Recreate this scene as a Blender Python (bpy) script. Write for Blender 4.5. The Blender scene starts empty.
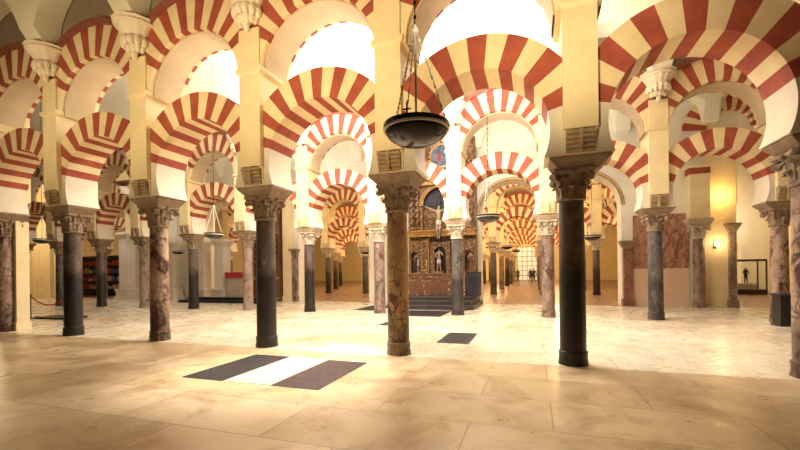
import bpy, bmesh, math, random
from math import pi, sin, cos, sqrt
from mathutils import Vector, Matrix
random.seed(7)
SC = bpy.context.scene
C = SC.collection
# ------------------------------------------------------------------ camera
S = 3.05                      # bay width along an arcade
W = 6.893                     # distance between arcade one and two
YAW, ROLL, FPX, CYP = -0.3273, -0.0131, 394.65, 271.4
CAM = Vector((-0.1752*S, -2.3569*S, 0.52*S))
cd = bpy.data.cameras.new('camera'); cam = bpy.data.objects.new('camera', cd); C.objects.link(cam)
_c, _s = cos(YAW), sin(YAW); cr, sr = cos(ROLL), sin(ROLL)
R0 = Vector((_c, -_s, 0)); U0 = Vector((0, 0, 1)); F0 = Vector((_s, _c, 0))
Rv = cr*R0 + sr*U0; Uv = -sr*R0 + cr*U0
M = Matrix((Rv, Uv, -F0)).transposed().to_4x4(); M.translation = CAM
cam.matrix_world = M
cd.sensor_width = 36; cd.lens = FPX/800*36; cd.shift_x = 0; cd.shift_y = (CYP-225)/800
cd.clip_start = .05; cd.clip_end = 300
SC.camera = cam
# ------------------------------------------------------------------ world, lights, exposure
w = bpy.data.worlds.new('world'); SC.world = w; w.use_nodes = True
w.node_tree.nodes['Background'].inputs[0].default_value = (1.0, .74, .52, 1)
w.node_tree.nodes['Background'].inputs[1].default_value = .02
SC.view_settings.view_transform = 'Standard'; SC.view_settings.look = 'None'
SC.view_settings.exposure = 1.0; SC.view_settings.gamma = 1
def light(kind, loc, energy, col, size=.3, rot=(0,0,0), spot=None, blend=.6, sy=None):
    d = bpy.data.lights.new('lamp_and_fill_light', kind); d.energy = energy; d.color = col
    if kind == 'AREA':
        d.size = size
        if sy: d.shape = 'RECTANGLE'; d.size_y = sy
    else: d.shadow_soft_size = size
    if spot: d.spot_size = spot; d.spot_blend = blend
    o = bpy.data.objects.new('lamp_and_fill_light', d); o.location = loc; o.rotation_euler = rot; C.objects.link(o); return o
WARM = (1, .87, .60); HOT = (1, .97, .90); AMB = (1, .62, .28)
UP = (pi, 0, 0); R90 = pi/2
# second nave (bright): unseen downlights and uplights, set at the height of the plaster consoles
K = .30
for x, d, u in ((-19.8,16,60),(-13.7,50,120),(-10.7,200,520),(-7.6,560,1700),(-4.6,760,2500),(-1.9,660,1700)):
    light('AREA', (x, 3.45, 6.9), d*K, HOT, 1.2)
    light('AREA', (x, 3.45, 5.9), u*.38*K, HOT, .8, UP)
light('SPOT', (3.0, 3.3, 7.2), 1700*K, HOT, .3, (0,0,0), 1.3, 1)
# naves beyond
for x, e in ((-29,400),(-18,1100),(-10.65,900),(-4.5,800),(-1.5,900),(1.6,600),(8.5,240)):
    light('AREA', (x, 15.7, 7.0), e*.25*K, (1,.82,.55), 1.2)
    light('AREA', (x, 15.7, 6.0), e*.35*K, (1,.82,.55), .8, UP)
for x, e in ((-29,250),(-24,700),(-15,350),(-10.65,700),(-4.5,700),(-1.5,700),(1.6,330),(5.5,40)):
    light('AREA', (x, 9.4, 6.6), e*.22*K, HOT, .8)
    light('AREA', (x, 9.4, 5.8), e*.22*K, HOT, .8, UP)
for y in (22.7, 29.6, 36.5, 43.4, 50.2):
    for x in (-20, -12, -4.6, 1.5):
        light('POINT', (x, y, 5.6), 800*K, (1,.68,.32), .4)
# first nave (the one the camera stands in): weaker, golden
light('SPOT', (-4.6, -1.5, 7.2), 10000*K, (1,.94,.84), .3, (0,0,0), .78, 1)
light('SPOT', (-1.5, -2.6, 7.2), 1500*K, WARM, .3, (0,0,0), .85, 1)
light('SPOT', (-9.0, -3.2, 7.2), 150*K, (1,.55,.2), .3, (0,0,0), 1.2, 1)
light('SPOT', (-2.2, -5.6, 7.2), 1100*K, (1,.55,.2), .3, (0,0,0), .8, 1)  # added amber fill on the foreground floor
for x, e, az, sp in ((-12.5,900,.1,1.4),(-9.2,1200,.05,1.4),(-6.2,1500,.0,1.4),(-3.3,1900,.0,1.35)):
    light('SPOT', (x, -5.2, 4.0), e*K, (1,.78,.45), .3, (R90*1.24, 0, az), sp, 1)  # added fill spots that brighten the pier faces, no fixtures here
light('SPOT', (1.2, -5.0, 3.8), 550*K, (1,.74,.46), .3, (R90*1.3, 0, -.1), 1.1, 1)  # added fill spot for the right-hand arch
light('SPOT', (-1.3, -4.6, 3.6), 1700*K, (1,.82,.5), .3, (R90*1.24, 0, -.28), .95, 1)  # added fill spot for the pier right of centre
light('POINT', (-34.5, 8.5, 5.5), 260, (1,.74,.42), .4)  # added fill light for the far left wall
light('POINT', (6.5, 22.7, 5.2), 170, (1,.74,.42), .4)  # added fill light beyond the right-hand openings
# ------------------------------------------------------------------ materials
def nt(name):
    m = bpy.data.materials.new(name); m.use_nodes = True
    t = m.node_tree; b = t.nodes['Principled BSDF']; return m, t, b
def coords(t, scale=1.0, rnd=False, kind='Object'):
    tc = t.nodes.new('ShaderNodeTexCoord'); mp = t.nodes.new('ShaderNodeMapping')
    t.links.new(tc.outputs[kind], mp.inputs[0]); mp.inputs['Scale'].default_value = (scale,)*3 if not isinstance(scale, tuple) else scale
    if rnd:
        oi = t.nodes.new('ShaderNodeObjectInfo'); mm = t.nodes.new('ShaderNodeMath'); mm.operation = 'MULTIPLY'; mm.inputs[1].default_value = 40
        t.links.new(oi.outputs['Random'], mm.inputs[0]); t.links.new(mm.outputs[0], mp.inputs['Location'])
    return mp.outputs[0]
def ramp(t, fac, stops):
    r = t.nodes.new('ShaderNodeValToRGB'); t.links.new(fac, r.inputs[0])
    while len(r.color_ramp.elements) > 1: r.color_ramp.elements.remove(r.color_ramp.elements[-1])
    r.color_ramp.elements[0].position = stops[0][0]; r.color_ramp.elements[0].color = (*stops[0][1], 1)
    for p, c in stops[1:]:
        e = r.color_ramp.elements.new(p); e.color = (*c, 1)
    return r.outputs[0]
def noise(t, vec, scale, detail=5, rough=.6, dist=0):
    n = t.nodes.new('ShaderNodeTexNoise'); n.inputs['Scale'].default_value = scale; n.inputs['Detail'].default_value = detail
    n.inputs['Roughness'].default_value = rough; n.inputs['Distortion'].default_value = dist
    t.links.new(vec, n.inputs['Vector']); return n.outputs['Fac']
def mix(t, fac, a, b, mode='MIX'):
    n = t.nodes.new('ShaderNodeMix'); n.data_type = 'RGBA'; n.blend_type = mode
    for sock, v in ((n.inputs[0], fac), (n.inputs[6], a), (n.inputs[7], b)):
        if hasattr(v, 'is_output'): t.links.new(v, sock)
        elif isinstance(v, tuple): sock.default_value = (*v, 1)
        else: sock.default_value = v
    return n.outputs[2]
def bump(t, b, h, strength=.3, dist=.02):
    n = t.nodes.new('ShaderNodeBump'); n.inputs['Strength'].default_value = strength; n.inputs['Distance'].default_value = dist
    t.links.new(h, n.inputs['Height']); t.links.new(n.outputs[0], b.inputs['Normal'])
def stone(name, c1, c2, scale=3, rough=.85, bs=.25, metallic=0, spec=None, streak=False, rnd=True, bscale=None):
    m, t, b = nt(name); v = coords(t, (1,1,.25) if streak else 1.0, rnd)
    f = noise(t, v, scale); col = ramp(t, f, [(.3, c2), (.7, c1)])
    t.links.new(col, b.inputs['Base Color']); b.inputs['Roughness'].default_value = rough; b.inputs['Metallic'].default_value = metallic
    if bs: bump(t, b, noise(t, v, bscale or scale*5), bs)
    return m
def marble(name, base, base2, vein, vscale=3.0, vw=.06, rough=.3, cell=False, low=None, patches=None):
    m, t, b = nt(name); v = coords(t, (1,1,.6), True)
    col = ramp(t, noise(t, v, 4), [(.35, base2), (.65, base)])
    n2 = noise(t, v, vscale, 3, .6, 1.5)
    vv = ramp(t, n2, [(.5-vw, (0,0,0)), (.5, (1,1,1)), (.5+vw, (0,0,0))])
    if cell:
        vo = t.nodes.new('ShaderNodeTexVoronoi'); vo.feature = 'DISTANCE_TO_EDGE'; vo.inputs['Scale'].default_value = vscale*1.4
        mx = t.nodes.new('ShaderNodeMix'); mx.data_type = 'VECTOR'; mx.inputs[0].default_value = .18
        nz = t.nodes.new('ShaderNodeTexNoise'); nz.inputs['Scale'].default_value = 5; t.links.new(v, nz.inputs['Vector'])
        t.links.new(v, mx.inputs[4]); t.links.new(nz.outputs['Color'], mx.inputs[5]); t.links.new(mx.outputs[1], vo.inputs['Vector'])
        vv = ramp(t, vo.outputs['Distance'], [(0, (1,1,1)), (.05+vw, (0,0,0))])
    mk = mix(t, 1.0, vv, ramp(t, noise(t, v, 2.2), [(.42, (.12,)*3), (.58, (1,1,1))]), 'MULTIPLY')
    rgb2 = t.nodes.new('ShaderNodeRGBToBW'); t.links.new(mk, rgb2.inputs[0])
    if patches:
        pc = ramp(t, noise(t, v, 2.4, 6, .7, 1.2), [(.55, (0,0,0)), (.60, (1,1,1))]); pb = t.nodes.new('ShaderNodeRGBToBW'); t.links.new(pc, pb.inputs[0])
        col = mix(t, pb.outputs[0], col, patches)
    col = mix(t, rgb2.outputs[0], col, vein)
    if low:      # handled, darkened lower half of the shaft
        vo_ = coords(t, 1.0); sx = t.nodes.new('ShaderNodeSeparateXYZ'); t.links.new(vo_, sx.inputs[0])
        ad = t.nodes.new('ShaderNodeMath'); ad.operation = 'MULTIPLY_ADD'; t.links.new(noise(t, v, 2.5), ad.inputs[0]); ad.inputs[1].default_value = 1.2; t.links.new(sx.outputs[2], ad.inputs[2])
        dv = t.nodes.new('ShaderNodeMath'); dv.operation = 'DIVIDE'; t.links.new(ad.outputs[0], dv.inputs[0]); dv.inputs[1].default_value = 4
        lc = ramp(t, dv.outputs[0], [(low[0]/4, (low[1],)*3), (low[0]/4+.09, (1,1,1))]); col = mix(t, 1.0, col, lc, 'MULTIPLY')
    t.links.new(col, b.inputs['Base Color']); b.inputs['Roughness'].default_value = rough
    bump(t, b, noise(t, v, 30), .06, .01)
    return m
def flat(name, c, rough=.6, metallic=0, emit=None, es=0):
    m, t, b = nt(name); b.inputs['Base Color'].default_value = (*c, 1); b.inputs['Roughness'].default_value = rough; b.inputs['Metallic'].default_value = metallic
    if emit: b.inputs['Emission Color'].default_value = (*emit, 1); b.inputs['Emission Strength'].default_value = es
    else:
        v = coords(t, 1.0); bump(t, b, noise(t, v, 25), .08, .01)
    return m
MT = {}
MT['plaster'] = stone('plaster', (.83,.69,.42), (.74,.59,.34), 2.2, .9, .2)
MT['white_plaster'] = stone('white_plaster', (.83,.78,.66), (.77,.71,.58), 1.2, .9, .12)
MT['vault'] = stone('vault_plaster', (.80,.74,.58), (.74,.67,.50), .8, .95, .12)
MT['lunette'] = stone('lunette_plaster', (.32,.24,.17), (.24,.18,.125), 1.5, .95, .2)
MT['cream_v'] = stone('cream_voussoir', (.80,.65,.40), (.69,.53,.30), 3, .9, .3)
MT['red_v'] = stone('red_voussoir', (.41,.09,.045), (.26,.046,.03), 3, .85, .35, streak=False)
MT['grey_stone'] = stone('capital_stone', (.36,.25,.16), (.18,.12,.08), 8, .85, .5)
MT['shaded_modillion'] = stone('shaded_modillion', (.46,.32,.18), (.30,.20,.12), 6, .9, .3)  # pier plaster darkened: the shade on the modillions is painted into the colour
MT['shaded_impost'] = stone('shaded_impost', (.36,.25,.16), (.22,.15,.10), 6, .9, .3)  # pier tone with the shading of the imposts put into the colour
MT['springer_plaster'] = stone('springer_plaster', (.76,.67,.53), (.67,.57,.44), 1.5, .9, .15)
MT['shaded_soffit'] = stone('shaded_soffit', (.62,.49,.32), (.51,.39,.25), 2, .9, .25)  # soffit lining darkened in colour for the shade under the upper arches
MT['panel_marble'] = marble('panel_marble', (.55,.34,.25), (.34,.15,.10), (.20,.07,.05), 2.2, .06, .4, patches=(.24,.09,.06))
MT['dado'] = stone('dado_plaster', (.76,.55,.40), (.70,.49,.35), 2, .8, .1)
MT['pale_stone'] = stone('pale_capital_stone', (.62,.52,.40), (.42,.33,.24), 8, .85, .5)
MT['brick_band'] = stone('archivolt_brick', (.32,.10,.06), (.20,.06,.04), 8, .9, .4)
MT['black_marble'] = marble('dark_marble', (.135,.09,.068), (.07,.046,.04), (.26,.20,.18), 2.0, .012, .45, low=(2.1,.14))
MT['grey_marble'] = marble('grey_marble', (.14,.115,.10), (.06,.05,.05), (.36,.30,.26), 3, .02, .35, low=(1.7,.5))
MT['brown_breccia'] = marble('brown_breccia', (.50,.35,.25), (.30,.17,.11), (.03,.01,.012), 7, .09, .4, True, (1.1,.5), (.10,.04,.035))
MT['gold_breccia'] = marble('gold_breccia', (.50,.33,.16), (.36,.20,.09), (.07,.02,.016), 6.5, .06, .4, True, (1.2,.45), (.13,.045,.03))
MT['pink_marble'] = marble('pink_marble', (.36,.26,.20), (.20,.13,.10), (.08,.035,.03), 4, .05, .4, patches=(.12,.06,.05))
MT['red_marble'] = marble('red_marble', (.30,.12,.08), (.16,.06,.045), (.45,.30,.22), 3.5, .03, .35)
MT['white_marble'] = stone('white_marble', (.80,.73,.64), (.68,.60,.50), 3, .5, .1)
MT['white_console'] = stone('white_console', (.82,.72,.56), (.74,.63,.46), 4, .8, .15)
MT['dark_step'] = stone('dark_step_stone', (.10,.08,.08), (.05,.04,.045), 4, .4, .15)
def gilt_mat():
    m, t, b = nt('gilt_carving'); v = coords(t, 1.0)
    vo = t.nodes.new('ShaderNodeTexVoronoi'); vo.inputs['Scale'].default_value = 11
    mx = t.nodes.new('ShaderNodeMix'); mx.data_type = 'VECTOR'; mx.inputs[0].default_value = .12; nz = t.nodes.new('ShaderNodeTexNoise'); nz.inputs['Scale'].default_value = 7
    t.links.new(v, nz.inputs['Vector']); t.links.new(v, mx.inputs[4]); t.links.new(nz.outputs['Color'], mx.inputs[5]); t.links.new(mx.outputs[1], vo.inputs['Vector'])
    col = ramp(t, vo.outputs['Distance'], [(.0, (.58,.40,.21)), (.35, (.32,.185,.085)), (.55, (.17,.085,.045))])
    t.links.new(col, b.inputs['Base Color']); b.inputs['Roughness'].default_value = .45; b.inputs['Metallic'].default_value = .15
    n = t.nodes.new('ShaderNodeBump'); n.inputs['Strength'].default_value = 1; n.inputs['Distance'].default_value = .05; n.invert = True
    t.links.new(vo.outputs['Distance'], n.inputs['Height']); t.links.new(n.outputs[0], b.inputs['Normal']); return m
MT['gilt'] = gilt_mat()
MT['gilt_plain'] = stone('gilt_moulding', (.62,.38,.13), (.34,.18,.06), 6, .4, .4, .35)
MT['altar_red'] = stone('altar_red_brown', (.24,.10,.05), (.14,.055,.03), 4, .45, .15)
MT['wood'] = stone('carved_wood', (.24,.11,.05), (.11,.045,.02), 6, .5, .4, streak=True)
MT['black'] = flat('black_paint', (.012,.011,.014), .35)
MT['iron'] = flat('black_iron', (.010,.010,.014), .16, 0)
MT['silver'] = flat('silver_rim', (.75,.70,.62), .35, .1)
MT['navy'] = stone('dark_cabinet', (.03,.03,.045), (.015,.015,.025), 4, .4, .1)
MT['red_cloth'] = flat('red_rope', (.42,.03,.04), .8)
MT['skin_wood'] = stone('statue_paint', (.52,.40,.30), (.38,.27,.19), 8, .6, .1)
MT['glass'] = None
m, t, b = nt('case_glass'); b.inputs['Base Color'].default_value = (.9,.93,.9,1); b.inputs['Transmission Weight'].default_value = 1; b.inputs['Roughness'].default_value = .02; b.inputs['IOR'].default_value = 1.1; MT['glass'] = m
MT['pane'] = flat('daylit_pane', (.9,.9,.85), .4, 0, (1,.86,.6), .22)
MT['lamp_glass'] = flat('lit_sconce', (.9,.8,.6), .4, 0, (1,.78,.45), 9)
# floor materials
def floor_mat(name, c1, c2, stain, rough, w_=1.5, h_=.78, mort=(.22,.13,.07), sm=.35):
    m, t, b = nt(name); v = coords(t, 1.0, False)
    nz = t.nodes.new('ShaderNodeTexNoise'); nz.inputs['Scale'].default_value = .7; t.links.new(v, nz.inputs['Vector'])
    br = t.nodes.new('ShaderNodeTexBrick'); br.inputs['Scale'].default_value = 1
    br.inputs['Brick Width'].default_value = w_; br.inputs['Row Height'].default_value = h_; br.inputs['Mortar Size'].default_value = .008
    br.inputs['Mortar Smooth'].default_value = .3; br.offset = .43; br.inputs['Bias'].default_value = 0
    br.inputs['Color1'].default_value = (*c1, 1); br.inputs['Color2'].default_value = (*c2, 1); br.inputs['Mortar'].default_value = (*mort, 1)
    mp = t.nodes.new('ShaderNodeMapping'); t.links.new(v, mp.inputs[0]); mp.inputs['Location'].default_value = (.37,.21,0)
    t.links.new(mp.outputs[0], br.inputs['Vector'])
    gold = name.startswith('golden')
    st = ramp(t, noise(t, v, 1.3 if gold else .45, 9 if gold else 3, .68 if gold else .5, .8), [(.46, (0,0,0)), (.72, (1,1,1))])
    sb = t.nodes.new('ShaderNodeRGBToBW'); t.links.new(st, sb.inputs[0])
    k = t.nodes.new('ShaderNodeMath'); k.operation = 'MULTIPLY'; k.inputs[1].default_value = sm*1.6; t.links.new(sb.outputs[0], k.inputs[0])
    col = mix(t, k.outputs[0], br.outputs['Color'], stain)
    vn = ramp(t, noise(t, v, 2.6, 6, .7, 2.5), [(.485, (0,0,0)), (.5, (1,1,1)), (.515, (0,0,0))])
    vm = mix(t, 1.0, vn, ramp(t, noise(t, v, .9, 2), [(.5, (0,0,0)), (.62, (1,1,1))]), 'MULTIPLY')
    vb = t.nodes.new('ShaderNodeRGBToBW'); t.links.new(vm, vb.inputs[0])
    k2 = t.nodes.new('ShaderNodeMath'); k2.operation = 'MULTIPLY'; k2.inputs[1].default_value = .6 if name.startswith('golden') else .0; t.links.new(vb.outputs[0], k2.inputs[0])
    col = mix(t, k2.outputs[0], col, tuple(x*.35 for x in stain))
    t.links.new(col, b.inputs['Base Color'])
    rr = ramp(t, noise(t, v, 2.0), [(.3, (rough*.7,)*3), (.7, (rough*1.35,)*3)]); t.links.new(rr, b.inputs['Roughness'])
    bump(t, b, noise(t, v, 2.5, 3), .05, .01)
    return m
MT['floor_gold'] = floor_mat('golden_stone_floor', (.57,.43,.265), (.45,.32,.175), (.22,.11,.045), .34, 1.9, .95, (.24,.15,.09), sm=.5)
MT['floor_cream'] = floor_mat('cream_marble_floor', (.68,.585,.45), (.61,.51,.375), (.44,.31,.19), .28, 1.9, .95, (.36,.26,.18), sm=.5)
MT['floor_red'] = floor_mat('red_brown_floor', (.28,.16,.10), (.23,.12,.075), (.13,.06,.04), .32, 1.2, .6)
# ------------------------------------------------------------------ mesh helpers
class MB:
    def __init__(s): s.v = []; s.f = []; s.m = []
    def add(s, vs, fs, mi=0, mat=None):
        o = len(s.v)
        s.v += [tuple(mat @ Vector(p)) if mat else tuple(p) for p in vs]
        s.f += [tuple(i+o for i in f) for f in fs]; s.m += [mi]*len(fs)
    def box(s, x0, x1, y0, y1, z0, z1, mi=0, mat=None):
        s.frust((x0,x1,y0,y1), (x0,x1,y0,y1), z0, z1, mi, mat)
    def frust(s, b, tp, z0, z1, mi=0, mat=None):
        v = [(b[0],b[2],z0),(b[1],b[2],z0),(b[1],b[3],z0),(b[0],b[3],z0),(tp[0],tp[2],z1),(tp[1],tp[2],z1),(tp[1],tp[3],z1),(tp[0],tp[3],z1)]
        s.add(v, [(3,2,1,0),(4,5,6,7),(0,1,5,4),(1,2,6,5),(2,3,7,6),(3,0,4,7)], mi, mat)
    def lathe(s, prof, n=24, mi=0, mat=None, cx=0, cy=0):
        v = []; f = []
        for r, z in prof:
            for k in range(n):
                a = 2*pi*k/n; v.append((cx+r*cos(a), cy+r*sin(a), z))
        for i in range(len(prof)-1):
            for k in range(n):
                k2 = (k+1) % n; f.append((i*n+k, i*n+k2, (i+1)*n+k2, (i+1)*n+k))
        f.append(tuple(range(n-1, -1, -1))); q = (len(prof)-1)*n; f.append(tuple(q+k for k in range(n)))
        s.add(v, f, mi, mat)
    def tube(s, pts, r, n=8, mi=0, closed=False):
        pts = [Vector(p) for p in pts]; v = []; f = []; N = len(pts)
        rr = r if isinstance(r, (list, tuple)) else [r]*N
        for i, p in enumerate(pts):
            if closed: d = pts[(i+1) % N]-pts[i-1]
            else: d = pts[min(i+1, N-1)]-pts[max(i-1, 0)]
            d.normalize(); a = d.orthogonal() if abs(d.z) > .95 else d.cross(Vector((0,0,1)))
            if abs(d.z) > .95: a = Vector((1,0,0)) - d*d.x
            a.normalize(); b = d.cross(a)
            for k in range(n):
                q = 2*pi*k/n; v.append(p + rr[i]*(cos(q)*a + sin(q)*b))
        for i in range(N if closed else N-1):
            j = (i+1) % N
            for k in range(n):
                k2 = (k+1) % n; f.append((i*n+k, i*n+k2, j*n+k2, j*n+k))
        if not closed: f.append(tuple(range(n-1, -1, -1))); f.append(tuple((N-1)*n+k for k in range(n)))
        s.add(v, f, mi)
    def ellip(s, c, r, n=12, mi=0, mat=None):
        v = []; f = []; h = n//2
        for i in range(h+1):
            th = pi*i/h
            for k in range(n):
                a = 2*pi*k/n; v.append((c[0]+r[0]*sin(th)*cos(a), c[1]+r[1]*sin(th)*sin(a), c[2]+r[2]*cos(th)))
        for i in range(h):
            for k in range(n):
                k2 = (k+1) % n; f.append((i*n+k, (i+1)*n+k, (i+1)*n+k2, i*n+k2))
        s.add(v, f, mi, mat)
    def mesh(s, name, mats, smooth=35):
        me = bpy.data.meshes.new(name); me.from_pydata(s.v, [], s.f); me.update()
        for mm in (mats if isinstance(mats, (list, tuple)) else [mats]): me.materials.append(MT[mm] if isinstance(mm, str) else mm)
        me.polygons.foreach_set('material_index', s.m)
        bm = bmesh.new(); bm.from_mesh(me); bmesh.ops.remove_doubles(bm, verts=bm.verts, dist=1e-5)
        bmesh.ops.recalc_face_normals(bm, faces=bm.faces); bm.to_mesh(me); bm.free()
        if smooth:
            me.shade_smooth(); me.set_sharp_from_angle(angle=math.radians(smooth))
        return me
    def build(s, name, mats, parent=None, smooth=35, loc=None):
        return put(s.mesh(name, mats, smooth), name, parent, loc)
def put(me, name, parent=None, loc=None):
    o = bpy.data.objects.new(name, me); C.objects.link(o)
    if parent: o.parent = parent
    if loc: o.location = loc
    return o
def tag(o, label, cat, group=None, kind=None):
    if label: o['label'] = label
    if cat: o['category'] = cat
    if group: o['group'] = group
    if kind: o['kind'] = kind
    return o
def thing(name, label, cat, loc=(0,0,0), rz=0, group=None):
    o = bpy.data.objects.new(name, None); C.objects.link(o); o.location = loc; o.rotation_euler = (0,0,rz); o.empty_display_size = .2
    return tag(o, label, cat, group)
def struct(o): o['kind'] = 'structure'; return o
def project(x, y, z):
    dx, dy = x-CAM.x, y-CAM.y; zz = dx*_s + dy*_c
    if zz <= .1: return None
    u = FPX*(dx*_c - dy*_s)/zz; v = -FPX*(z-CAM.z)/zz
    return (400+u*cr-v*sr, CYP+u*sr+v*cr)
# ------------------------------------------------------------------ large structure
YC = 12.2
ROWS = {'A': 0.0, 'B': W, 'C': YC, 'D': 19.3, 'E': 26.2, 'F': 33.1, 'G': 40.0, 'H': 46.9}
YEND = 55.0
XL, XR = -40.0, 14.0
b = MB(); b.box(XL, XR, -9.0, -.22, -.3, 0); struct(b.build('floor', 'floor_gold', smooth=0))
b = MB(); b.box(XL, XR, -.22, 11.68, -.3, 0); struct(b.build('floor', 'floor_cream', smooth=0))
b = MB(); b.box(XL, XR, 11.68, YEND, -.3, 0); struct(b.build('floor', 'floor_red', smooth=0))
b = MB(); b.box(XL-.5, XL, -9, YEND, 0, 10.8); struct(b.build('wall_left', 'plaster', smooth=0))
b = MB(); b.box(XR, XR+.5, -9, YEND, 0, 10.8); struct(b.build('wall_right', 'plaster', smooth=0))
b = MB(); b.box(XL, -2.9, YEND, YEND+.5, 0, 10.8); b.box(-.1, XR, YEND, YEND+.5, 0, 10.8); b.box(-2.9, -.1, YEND, YEND+.5, 5.0, 10.8)
struct(b.build('wall_back', 'plaster', smooth=0))
# vaults
def vault(y0, y1, ia, ib, nx=16, ny=22):
    mid = (y0+y1)/2; half = (y1-y0)/2
    A = half-.5-.45; B2 = 2.7; LW = 1.27
    b = MB(); xs = []
    for i in range(ia, ib):
        for k in range(nx): xs.append(i*S + S*k/nx)
    xs.append(ib*S)
    xs = sorted(set(xs + [i*S+s_*(S/2-LW) for i in range(ia, ib+1) for s_ in (-1,1) if ia*S <= i*S+s_*(S/2-LW) <= ib*S]))
    ys = [y0+.42 + (y1-y0-.84)*k/ny for k in range(ny+1)]
    def h(x, y):
        q = (y-mid)/A; z1 = 7.32 + (B2*sqrt(1-q*q) if abs(q) < 1 else 0)
        u = ((x/S) % 1)*S - S/2
        z2 = 7.32 + (1.45*sqrt(max(0, 1-(u/LW)**2)) if abs(u) < LW else 0)
        return max(z1, z2)
    n = len(ys)
    v = [(x, y, h(x, y)) for x in xs for y in ys]
    f = [(i*n+j, i*n+j+1, (i+1)*n+j+1, (i+1)*n+j) for i in range(len(xs)-1) for j in range(n-1)]
    b.add(v, f); o = b.build('ceiling', 'vault', smooth=40); struct(o)
ys_ = [-6.9, 0, W, YC, 19.3, 26.2, 33.1, 40.0, 46.9, 54.5]
for k in range(len(ys_)-1):
    if k < 3: vault(ys_[k], ys_[k+1], -13, 5)
    else: vault(ys_[k], ys_[k+1], -11, 4, 10, 14)
# ------------------------------------------------------------------ arch kit (local frame: column axis at x = 0, arches span 0..S)
HW = 1.522
def ring(b, hc, ri, ro, a0, a1, n, t, sub=4, stripe=None):
    """n voussoirs, odd ones cream (0), even ones red (1); stripe: the soffit keeps its stripes only this deep from each face"""
    for k in range(n):
        A0 = a0+(a1-a0)*k/n; A1 = a0+(a1-a0)*(k+1)/n; mi = 1 if k % 2 == 0 else 0
        pin = []; pout = []
        for j in range(sub+1):
            a = A0+(A1-A0)*j/sub; ca, sa = cos(a), sin(a); r2 = min(ro, HW/abs(ca) if abs(ca) > 1e-4 else ro)
            pin.append((ri*ca, hc+ri*sa)); pout.append((r2*ca, hc+r2*sa))
        v = []; f = []
        for (x, z) in pin: v += [(x, -t, z), (x, t, z)]
        for (x, z) in pout: v += [(x, -t, z), (x, t, z)]
        q = 2*(sub+1)
        for j in range(sub):
            i0, i1 = 2*j, 2*j+2
            f += [(i0, i1, i1+1, i0+1), (q+i0, q+i0+1, q+i1+1, q+i1), (i0, q+i0, q+i1, i1), (i0+1, i1+1, q+i1+1, q+i0+1)]
        f += [(0, 1, q+1, q), (2*sub, q+2*sub, q+2*sub+1, 2*sub+1)]
        b.add(v, f, mi)
def springer(b, side, hc, ri, atop, abot, t, zb, n=10):
    """plain plaster foot from the last voussoir down to the impost"""
    pts = []
    for j in range(n+1):
        a = atop+(abot-atop)*j/n; pts.append((ri*cos(a), hc+ri*sin(a)))
    zt = hc + HW*math.tan(atop) if True else 0
    ro_x = HW
    z_out = hc + math.tan(atop)*ro_x
    v = []; f = []
    m_ = len(pts)
    for (x, z) in pts: v += [(side*x, -t, z), (side*x, t, z)]
    for (x, z) in pts:
        zz = min(z_out, z if z < z_out else z_out) if j else z
        v += [(side*ro_x, -t, zz), (side*ro_x, t, zz)]
    v[2*m_] = (side*ro_x, -t, z_out); v[2*m_+1] = (side*ro_x, t, z_out)
    q = 2*m_
    for j in range(m_-1):
        i0, i1 = 2*j, 2*j+2
        f += [(i0, i1, i1+1, i0+1), (i0, q+i0, q+i1, i1), (i0+1, i1+1, q+i1+1, q+i0+1), (q+i0, q+i0+1, q+i1+1, q+i1)]
    f += [(0, 1, q+1, q), (2*m_-2, q+2*m_-2, q+2*m_-1, 2*m_-1)]
    b.add(v, f)
R_ = math.radians
LHC, LRI, LRO, LT = 3.86, 1.15, 1.73, .39
LA0 = R_(14); LB = -math.asin((LHC-3.40)/LRI)
UHC, URI, URO, UT = 5.69, 1.25, 1.97, .46
UA0 = R_(29)
def lower_meshes(n):
    b = MB(); ring(b, LHC, LRI, LRO, LA0, pi-LA0, n, LT); me = b.mesh('voussoir_ring', ['cream_v', 'red_v'], 0)
    return me
LOW = {n: lower_meshes(n) for n in (13, 15, 17)}
SPR = {}
for s_ in (-1, 1):
    b = MB(); springer(b, s_, LHC, LRI, LA0, LB, LT, 3.40); SPR[s_] = b.mesh('springer', 'springer_plaster', 30)
b = MB(); ring(b, UHC, URI, URO, UA0, pi-UA0, 15, UT); UP_R = b.mesh('voussoir_ring', ['cream_v', 'red_v'], 0)
USPR = {}
for s_ in (-1, 1):
    b = MB(); springer(b, s_, UHC, URI, UA0, 0, UT, UHC, 8); USPR[s_] = b.mesh('springer', 'plaster', 30)
b = MB()   # plain plaster lining on the middle of the soffit
n = 28; v = []; f = []
for j in range(n+1):
    a = pi*j/n
    for r in (URI-.035, URI+.01):
        for y in (-.34, .34): v.append((r*cos(a), y, UHC+r*sin(a)))
for j in range(n):
    i0, i1 = 4*j, 4*j+4
    f += [(i0, i1, i1+1, i0+1), (i0+2, i0+3, i1+3, i1+2), (i0, i0+2, i1+2, i1), (i0+1, i1+1, i1+3, i0+3)]
b.add(v, f); USOF = b.mesh('soffit_lining', 'shaded_soffit', 30)
def arc_band(ra, rb, y0, y1, amin, n=30):
    b = MB(); v = []; f = []
    for j in range(n+1):
        a = amin+(pi-2*amin)*j/n
        for r in (ra, rb):
            for y in (y0, y1): v.append((r*cos(a), y, UHC+r*sin(a)))
    for j in range(n):
        i0, i1 = 4*j, 4*j+4
        f += [(i0, i1, i1+1, i0+1), (i0+2, i0+3, i1+3, i1+2), (i0, i0+2, i1+2, i1), (i0+1, i1+1, i1+3, i0+3)]
    f += [(0,1,3,2), (4*n, 4*n+2, 4*n+3, 4*n+1)]
    b.add(v, f); return b
AMIN = math.acos(HW/(URO+.13))
bb = arc_band(URO, URO+.07, -UT-.05, UT+.05, AMIN)
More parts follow.
